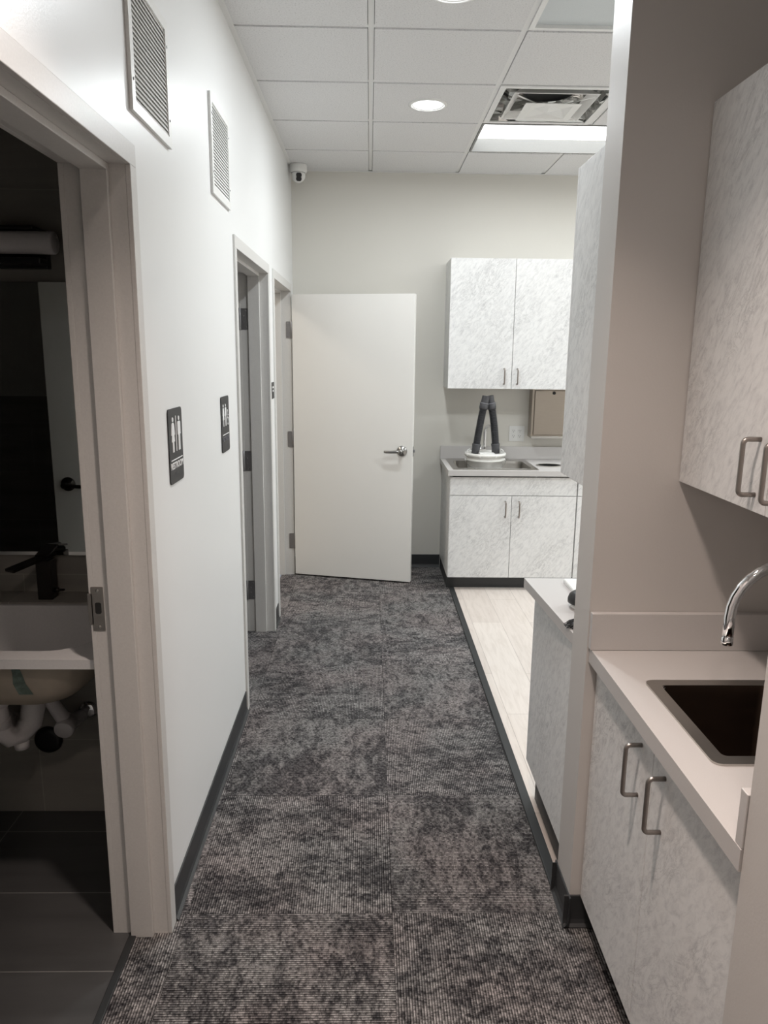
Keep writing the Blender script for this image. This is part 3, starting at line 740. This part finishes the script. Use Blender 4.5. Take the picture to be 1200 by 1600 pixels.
# ------------------------------------------------------------------ left wall: vents, signs
def vent(y0, y1, z0, z1, label):
    t = thing('wall_vent', label, 'vent', (XW, (y0+y1)/2, z0), group='louvered vents high on the left wall')
    F = TR(XW+.0005, y0, z0) @ FACE_PX; W, H = y1-y0, z1-z0; fw = .026
    part('frame', MB().frame_ring([(0, 0), (W, 0), (W, H), (0, H)], [(fw, fw), (W-fw, fw), (W-fw, H-fw), (fw, H-fw)], 0, .009, F), 'white', t)
    part('duct_back', MB().box(fw, W-fw, fw, H-fw, .0, .001, 0, 1, F), 'duct_grey', t)
    lv = MB(); n = int((H-2*fw)/.0115)
    for k in range(n):
        zz = fw+(k+.5)*(H-2*fw)/n
        lv.box(fw, W-fw, -.0052, .0052, -.0005, .0005, 0, 1, F @ TR(0, zz, .0052) @ ROT('X', -21))
    part('louvers', lv, 'white', t)
    for u, v in ((fw/2, H*.22), (W-fw/2, H*.22), (fw/2, H*.8), (W-fw/2, H*.8)):
        part('screw', MB().lathe([(.0035, .009), (.003, .0105), (0, .0108)], F @ TR(u, v, 0), 8), 'hinge', t)
vent(1.915, 2.268, 2.187, 2.505, 'larger-looking white louvered wall vent cut by the top picture edge')
vent(2.830, 3.175, 2.186, 2.515, 'second white louvered wall vent, between the near sign and middle doorway top')

def figure(F, cx, base, h, skirt, x0=.0015):
    """flat raised pictogram"""
    mb = MB(); z0, z1 = .003, .0046
    s = h
    mb.prism(ellipse(cx, base+s*.93, s*.072, s*.068, 18), z0, z1, F)
    if skirt:
        body = [(-.05, .84), (.05, .84), (.10, .80), (.155, .50), (.115, .48), (.072, .66), (.13, .30), (.058, .30), (.058, .0), (.008, .0), (.008, .30), (-.008, .30), (-.008, 0), (-.058, 0), (-.058, .30), (-.13, .30), (-.072, .66), (-.115, .48), (-.155, .50), (-.10, .80)]
    else:
        body = [(-.10, .84), (.10, .84), (.135, .80), (.135, .46), (.092, .46), (.092, .74), (.080, .74), (.080, .0), (.010, .0), (.010, .42), (-.010, .42), (-.010, 0), (-.080, 0), (-.080, .74), (-.092, .74), (-.092, .46), (-.135, .46), (-.135, .80)]
    mb.prism([(cx+a*s*1.22, base+b_*s) for a, b_ in body][::-1], z0, z1, F)
    return mb
def text_mb(txt, size, F, depth=.0012):
    cu_ = bpy.data.curves.new('t', 'FONT'); cu_.body = txt; cu_.size = size; cu_.extrude = depth/2; cu_.align_x = 'CENTER'; cu_.align_y = 'CENTER'; cu_.offset = .0003
    o = bpy.data.objects.new('t', cu_); COL.objects.link(o); dg = bpy.context.evaluated_depsgraph_get(); dg.update()
    me = bpy.data.meshes.new_from_object(o.evaluated_get(dg)); bpy.data.objects.remove(o)
    mb = MB(); mb.bm.from_mesh(me); mb.bm.transform(F); bpy.data.meshes.remove(me); return mb
SW, SH = .152, .214
def sign(y0, z0, label, accessible):
    t = thing('restroom_sign', label, 'sign', (XW, y0+SW/2, z0), group='black restroom signs on the left wall')
    F = TR(XW+.0005, y0, z0) @ FACE_PX
    part('plate', MB().prism(rrect(0, SW, 0, SH, .012, 5), 0, .0032, F), 'sign', t)
    w = 'sign_white'
    if not accessible:
        part('woman_figure', figure(F, .043, .090, .100, True), w, t); part('man_figure', figure(F, .111, .090, .100, False), w, t)
        part('divider', MB().box(.0748, .0802, .090, .192, .003, .0046, 0, 1, F), w, t)
    else:
        part('woman_figure', figure(F, .034, .100, .085, True), w, t); part('man_figure', figure(F, .078, .100, .085, False), w, t)
        mb = MB(); cx, cy = .122, .118
        mb.prism(ellipse(cx-.006, cy+.038, .0055, .0055, 14), .003, .0046, F)
        pts = [(cx+.016*math.cos(math.radians(a)), cy+.016*math.sin(math.radians(a))) for a in range(120, 400, 14)]
        for (a, b_), (c_, d_) in zip(pts, pts[1:]):
            L = math.hypot(c_-a, d_-b_); ang = math.degrees(math.atan2(d_-b_, c_-a))
            mb.box(0, L+.001, -.0015, .0015, .003, .0046, 0, 1, F @ TR(a, b_, 0) @ ROT('Z', ang))
        mb.box(-.002, .002, .008, .032, .003, .0046, 0, 1, F @ TR(cx-.006, cy, 0))
        mb.box(-.006, .012, .008, .012, .003, .0046, 0, 1, F @ TR(cx-.002, cy, 0))
        mb.box(-.002, .002, -.012, .010, .003, .0046, 0, 1, F @ TR(cx+.012, cy, 0) @ ROT('Z', 20))
        mb.box(-.008, .008, .020, .0235, .003, .0046, 0, 1, F @ TR(cx, cy, 0))
        part('wheelchair_symbol', mb, w, t)
    part('rule', MB().box(.014, SW-.012, .0665, .0692, .003, .0044, 0, 1, F), w, t)
    if not accessible:
        part('lettering', text_mb('RESTROOM', .0265, F @ TR(SW/2, .050, .0038)), w, t, 'white raised capitals reading RESTROOM')
    else:
        part('lettering', text_mb('RESTROOM', .0235, F @ TR(SW/2, .050, .0038)), 'sign_grey', t, 'faint grey capitals')
    bd = MB()
    for k in range(8):
        for dx, dz in ((0, 0), (.003, 0), (0, .003), (.003, -.003)):
            if (k*7+int(dx*1000)+int(dz*1000)) % 3: bd.lathe([(.0009, .0032), (.0005, .0039), (0, .004)], F @ TR(.045+k*.0075+dx, .027+dz, 0), 6)
    part('braille', bd, 'sign_grey', t)
sign(2.108, 1.262, 'larger-looking near black restroom sign with woman and man figures', False)
sign(2.868, 1.254, 'second black restroom sign with people and wheelchair symbol', True)
t = thing('room_sign', 'tiny narrow black room sign beside the far doorway', 'sign', (XW, 4.38, 1.374))
F = TR(XW+.0005, 4.362, 1.374) @ FACE_PX
part('plate', MB().prism(rrect(0, .110, 0, .094, .003, 3), 0, .003, F), 'sign', t)
mb = MB()
for (a, b_, c_, d_) in ((.03, .085, .060, .070), (.04, .075, .040, .050)):
    mb.box(a, b_, c_, d_, .0028, .0042, 0, 1, F)
part('markings', mb, 'sign_white', t)

# ------------------------------------------------------------------ ceiling fixtures
for k, (x, y, e, c_, sp_) in enumerate(DOWNLIGHTS):
    lab = ['round lit downlight in the ceiling near the end wall', 'nearer round downlight just touching the top picture edge', 'warm round downlight above the near counter, outside the frame', 'warm round downlight above the viewer', 'warm round downlight behind the viewer'][k]
    t = thing('ceiling_downlight', lab, 'ceiling light', (x, y, HC), group='round ceiling downlights')
    part('trim_ring', MB().lathe([(.100, HC), (.099, HC-.004), (.088, HC-.007), (.076, HC-.004), (.074, HC)], TR(x, y, 0), 48, False), 'white', t)
    part('lens', MB().lathe([(.0755, HC-.001), (.070, HC-.0030), (0, HC-.0035)], TR(x, y, 0), 40), 'lens_on' if c_ == COOL else 'lens_warm', t)
t = thing('added_drum_lamp', 'unseen drum lamp added inside the room beyond the farthest left doorway', 'ceiling light', (-1.9, 4.9, 2.87))  # unseen drum added to house the side room light
part('drum', MB().lathe([(.30, 3.0), (.30, 2.875), (.285, 2.87), (.28, 2.995)], TR(-1.9, 4.9, 0), 36, False), 'white', t)
part('lens', MB().lathe([(.284, 2.876), (0, 2.876)], TR(-1.9, 4.9, 0), 36, False), 'lens_warm', t)
def troffer(x0, x1, y0, y1, lens, label):
    t = thing('ceiling_troffer', label, 'ceiling light', ((x0+x1)/2, (y0+y1)/2, HC), group='rectangular ceiling light panels')
    o_ = [(x0, y0), (x1, y0), (x1, y1), (x0, y1)]; i_ = [(x0+.012, y0+.012), (x1-.012, y0+.012), (x1-.012, y1-.012), (x0+.012, y1-.012)]
    part('housing', MB().frame_ring(o_, i_, HC+.001, HC+.085).box(x0, x1, y0, y1, HC+.086, HC+.095), 'housing', t)
    part('lens', MB().box(x0+.012, x1-.012, y0+.012, y1-.012, HC+.078, HC+.084), lens, t)
cx = lambda i: GX0+i*T; cy = lambda k: GY0+k*T
troffer(cx(1)+.014, cx(3)-.014, cy(2)+.012, cy(3)-.012, 'lens_on', 'bright rectangular recessed ceiling light in front of the far cabinets')
troffer(cx(4)+.014, cx(6)-.014, cy(2)+.012, cy(3)-.012, 'lens_on', 'second lit recessed light added out of view in the lab room')  # this and the next are unseen fixtures added for the lab light
troffer(cx(4)+.014, cx(6)-.014, cy(-1)+.012, cy(0)-.012, 'lens_on', 'third lit recessed light added out of view over the peninsula')
# unlit troffer: lens almost flush
t = thing('ceiling_troffer', 'unlit bluish frosted ceiling panel at the top picture edge', 'ceiling light', (cx(2), cy(-.5), HC), group='rectangular ceiling light panels')
part('frame', MB().frame_ring([(cx(1)+.012, cy(-1)+.012), (cx(3)-.012, cy(-1)+.012), (cx(3)-.012, cy(0)-.012), (cx(1)+.012, cy(0)-.012)], [(cx(1)+.032, cy(-1)+.032), (cx(3)-.032, cy(-1)+.032), (cx(3)-.032, cy(0)-.032), (cx(1)+.032, cy(0)-.032)], HC-.001, HC+.03), 'white', t)
part('lens', MB().box(cx(1)+.03, cx(3)-.03, cy(-1)+.03, cy(0)-.03, HC+.012, HC+.016), 'frost', t)
# air diffuser
x0, x1, y0, y1 = cx(1)+.013, cx(2)-.013, cy(1)+.012, cy(2)-.012; mx, my = (x0+x1)/2, (y0+y1)/2
t = thing('air_diffuser', 'square metal air diffuser with nested louvers and black duct beside the lit panel', 'air diffuser', (mx, my, HC))
sq = lambda h: [(mx-h, my-h), (mx+h, my-h), (mx+h, my+h), (mx-h, my+h)]
hw = (x1-x0)/2
part('frame', MB().frame_ring(sq(hw), sq(hw-.028), HC-.001, HC+.006), 'tbar', t)
b = bmesh.new()
A = [b.verts.new((x, y, HC+.004)) for x, y in sq(hw-.028)]; B = [b.verts.new((x, y, HC+.15)) for x, y in sq(hw-.09)]
Cc = [b.verts.new((x, y, HC+.15)) for x, y in ellipse(mx, my, .13, .13, 4)]
for k in range(4): b.faces.new((A[k], A[(k+1) % 4], B[(k+1) % 4], B[k]))
b.faces.new(B); bmesh.ops.subdivide_edges(b, edges=b.edges[:], cuts=9, use_grid_fill=True)
for v in b.verts:
    if v.co.z > HC+.01: v.co += noise.noise_vector(v.co*17)*.016
m_ = MB(); m_.merge(b); part('plenum', m_, 'foil', t)
part('duct_collar', MB().lathe([(.125, HC+.155), (.128, HC+.062), (.118, HC+.060), (.116, HC+.068), (0, HC+.069)], TR(mx, my, 0), 40, False), 'dark_void', t)
def cone_sq(h_out, h_in, z_lo, z_hi):
    b = bmesh.new(); q = []
    for h, z in ((h_out, z_lo), (h_in, z_hi), (h_in-.003, z_hi-.002), (h_out-.004, z_lo-.002)):
        q.append([b.verts.new((x, y, z)) for x, y in sq(h)])
    for A, B in zip(q, q[1:]+q[:1]):
        for k in range(4): b.faces.new((A[k], A[(k+1) % 4], B[(k+1) % 4], B[k]))
    bmesh.ops.recalc_face_normals(b, faces=b.faces); m = MB(); m.merge(b); return m
part('louver', cone_sq(.212, .172, HC-.002, HC+.030), 'acryl', t)
b = bmesh.new(); A = [b.verts.new((x, y, HC-.028)) for x, y in sq(.140)]; A2 = [b.verts.new((x, y, HC-.027)) for x, y in sq(.105)]; B = [b.verts.new((x, y, HC-.010)) for x, y in ((mx, my-.07), (mx+.07, my), (mx, my+.07), (mx-.07, my))]; p_ = b.verts.new((mx, my, HC-.022))
for k in range(4):
    b.faces.new((A[k], A[(k+1) % 4], A2[(k+1) % 4], A2[k])); b.faces.new((A2[k], A2[(k+1) % 4], B[k])); b.faces.new((A2[(k+1) % 4], B[(k+1) % 4], B[k])); b.faces.new((B[k], B[(k+1) % 4], p_))
r_ = bmesh.ops.extrude_face_region(b, geom=b.faces[:])
for v_ in r_['geom']:
    if isinstance(v_, bmesh.types.BMVert): v_.co.z += .003
bmesh.ops.recalc_face_normals(b, faces=b.faces)
m_ = MB(); m_.merge(b); part('center_plate', m_, 'acryl', t)
for a in range(4):
    part('strut', MB().box(-.004, .004, .10, .27, 0, .003, 0, 1, TR(mx, my, HC-.010) @ ROT('Z', 45+90*a)), 'acryl', t)

# security camera
SX, SY = -.497, 5.50
t = thing('security_camera', 'small white dome security camera in the ceiling corner above the open door', 'camera', (SX, SY, HC))
part('base', MB().lathe([(.057, 0), (.059, -.004), (.059, -.040), (.056, -.050), (.044, -.056), (.042, -.052), (0, -.050)], TR(SX, SY, HC-.0005), 40), 'white', t)
bl = MB(); pr = [(.047*math.cos(math.radians(a)), .047*math.sin(math.radians(a))) for a in range(-90, 91, 10)]
bl.lathe([(max(0, r), z) for r, z in pr], TR(SX, SY-.004, HC-.070), 36); bo = part('ball', bl, 'white', t)
q = Vector((.18, -1, -.45)).normalized().to_track_quat('Z', 'Y').to_matrix().to_4x4()
part('lens', MB().prism(rrect(-.019, .019, -.027, .027, .013, 6), .030, .0475, TR(SX, SY-.004, HC-.070) @ q, .004), 'black', bo, 'glossy black lens window')
part('shadow_ring', MB().lathe([(.0475, -.052), (.0478, -.054), (.0440, -.0565)], TR(SX, SY-.002, HC-.0005), 36, False), 'black', t)

# ------------------------------------------------------------------ near restroom
single('mirror', MB().box(-2.0, -.725, 2.438, 2.4535, .966, 1.842), 'mirror', 'large frameless wall mirror above the restroom basin', 'mirror')
bpy.data.objects['mirror'].name = 'mirror'
vl = thing('vanity_light', 'unlit tube vanity light with black bars above the restroom mirror', 'wall light', (-1.3, 2.454, 1.9))
part('back_bar', MB().box(-1.66, -.99, 2.425, 2.453, 1.880, 1.992, .003), 'black', vl)
part('tube', MB().lathe([(0, 0), (.03, 0), (.033, .004), (.033, .75), (.03, .754), (0, .754)], TR(-1.70, 2.385, 1.950) @ ROT('Y', 90), 28), 'white_pipe', vl)
part('lower_bar', MB().box(-1.66, -.985, 2.36, 2.43, 1.888, 1.905, .004), 'black', vl)
part('upper_bar', MB().box(-1.66, -1.0, 2.36, 2.43, 1.985, 1.997, .004), 'black', vl)
# basin counter
VZ = .832; VY0, VY1 = 1.885, 2.453
v = thing('vanity_counter', 'white restroom vanity counter with an oval bowl fixed underneath', 'vanity', (-1.3, 2.2, VZ))
op = rrect(-1.50, -.775, 1.945, 2.322, .12, 8)
part('slab', slab_with_holes(-2.0, -.7155, VY0, 2.335, VZ-.030, VZ-.003, [op]), 'ceramic', v)
part('rear_ledge', MB().box(-2.0, -.7155, 2.336, VY1, VZ-.030, VZ+.003, .001), 'wall_tile', v)
b = bmesh.new(); rings = []
def bowl_ring(s, z): return [b.verts.new((-1.1375+(x+1.1375)*s, 2.1335+(y-2.1335)*s, z)) for x, y in op]
for s_, dz in ((1.0, 0), (.985, -.04), (.93, -.09), (.80, -.125), (.5, -.14), (.08, -.145)): rings.append(bowl_ring(s_, VZ-.028+dz))
for A, B in zip(rings, rings[1:]):
    for k in range(len(A)): b.faces.new((A[k], B[k], B[(k+1) % len(A)], A[(k+1) % len(A)]))
b.faces.new(rings[-1])
for f in b.faces: f.smooth = True
m_ = MB(); m_.merge(b); part('bowl', m_, 'ceramic', v)
b = bmesh.new(); rings = []
for s_, dz in ((1.06, 0), (1.05, -.04), (.98, -.10), (.84, -.145), (.5, -.165), (.1, -.17)): rings.append([b.verts.new((-1.155+(x+1.1375)*s_, 2.13+(y-2.1335)*s_*.99, VZ-.031+dz)) for x, y in op])
for A, B in zip(rings, rings[1:]):
    for k in range(len(A)): b.faces.new((A[k], B[k], B[(k+1) % len(A)], A[(k+1) % len(A)]))
b.faces.new(rings[-1])
for f in b.faces: f.smooth = True
m_ = MB(); m_.merge(b); bu = part('bowl_underside', m_, 'bowl', v, 'beige unglazed underside of the bowl')
b = bmesh.new(); prev = None
for (s_, dz, x0_, x1_) in ((1.062, -.004, -.975, -.955), (1.055, -.035, -.972, -.945), (1.03, -.065, -.975, -.940), (.99, -.10, -.965, -.925)):
    y_ = 2.13+(1.945-2.1335)*s_*.99-.0015; cur = [b.verts.new((x0_, y_, VZ-.031+dz)), b.verts.new((x1_, y_, VZ-.031+dz))]
    if prev: b.faces.new((prev[0], prev[1], cur[1], cur[0]))
    prev = cur
m_ = MB(); m_.merge(b); part('adhesive_smear', m_, 'green', bu, 'greenish smear on the underside of the bowl')
# faucet
fx, fy = -1.058, 2.385
t = thing('faucet', 'squared dark metal restroom faucet with flat blade spout below the mirror', 'faucet', (fx, fy, VZ))
part('column', MB().box(fx-.022, fx+.026, fy-.024, fy+.022, VZ+.0035, VZ+.135, .002), 'blackmetal', t)
part('blade_spout', MB().box(-.020, .020, -.030, .135, -.005, .005, .0015, 2, TR(fx+.002, fy, VZ+.145) @ ROT('Z', 152) @ ROT('X', -7)), 'blackmetal', t)
part('handle', MB().box(-.022, .022, -.028, .05, -.003, .003, .001, 2, TR(fx+.002, fy+.002, VZ+.158) @ ROT('X', 12)), 'blackmetal', t)
part('side_lever', MB().lathe([(.009, 0), (.009, .012), (.004, .014), (.004, .03), (0, .031)], TR(fx+.026, fy, VZ+.03) @ ROT('Y', 90), 16), 'blackmetal', t)
# plumbing
t = thing('trap_pipe', 'white plastic drain trap hanging below the restroom bowl', 'drain pipe', (-1.13, 2.15, .4))
pts = [(-1.13, 2.12, .66), (-1.13, 2.12, .56), (-1.13, 2.12, .47)]
part('tailpiece', MB().tube([(-1.140, 2.16, .628), (-1.140, 2.16, .55), (-1.140, 2.16, .49)], .027, 20, True, [.027, .027, .034]), 'white_pipe', t)
part('tailpiece_nut', MB().tube([(-1.140, 2.16, .59), (-1.140, 2.16, .56)], .031, 20), 'white_pipe', t)
part('u_bend', MB().tube([(-1.140, 2.16, .52), (-1.140, 2.17, .47), (-1.128, 2.19, .44), (-1.108, 2.22, .435), (-1.085, 2.245, .46), (-1.078, 2.26, .52), (-1.078, 2.30, .57), (-1.078, 2.36, .59), (-1.078, 2.452, .59)], .034, 20, True, [.032, .032, .033, .033, .035, .038, .036, .027, .027]), 'white_pipe', t)
part('cleanout_plug', MB().lathe([(.022, 0), (.024, .02), (.018, .03), (0, .03)], TR(-1.108, 2.22, .385), 16), 'white_pipe', t)
for (a, lab) in ((-1.025, 'white insulated supply pipe at the right below the restroom bowl'), (-1.215, 'white insulated supply pipe at the left below the restroom bowl')):
    t = thing('supply_pipe', lab, 'water pipe', (a, 2.35, .38), group='insulated supply pipes under the restroom bowl')
    part('pipe', MB().tube([(a-.03, 2.24, .62), (a-.015, 2.29, .52), (a, 2.34, .43), (a+.01, 2.38, .39), (a+.02, 2.452, .38)], .022, 18, True, [.020, .021, .024, .026, .022]), 'white_pipe', t)
    part('valve_cap', MB().lathe([(0, 0), (.030, 0), (.032, .004), (.032, .05), (0, .05)], TR(a+.012, 2.31, .395) @ ROT('X', -78), 26), 'white_pipe', t)
    part('escutcheon', MB().lathe([(.034, 0), (.034, .004), (.02, .012)], TR(a+.045, 2.4525, .40) @ ROT('X', 90), 28), 'chrome', t)
single('cleanout_cover', MB().lathe([(.0, .012), (.03, .014), (.047, .010), (.049, .004), (.049, 0)], TR(-1.127, 2.4525, .287) @ ROT('X', 90), 40), 'black', 'glossy black round cover plate on the tiled wall under the basin', 'wall cover')
t = single('supply_hose', MB().tube([(-.90, 2.38, .60), (-.88, 2.36, .565), (-.85, 2.37, .55), (-.81, 2.40, .56), (-.80, 2.45, .60)], .005, 10), 'black', 'thin black supply hose curling under the vanity counter', 'hose')
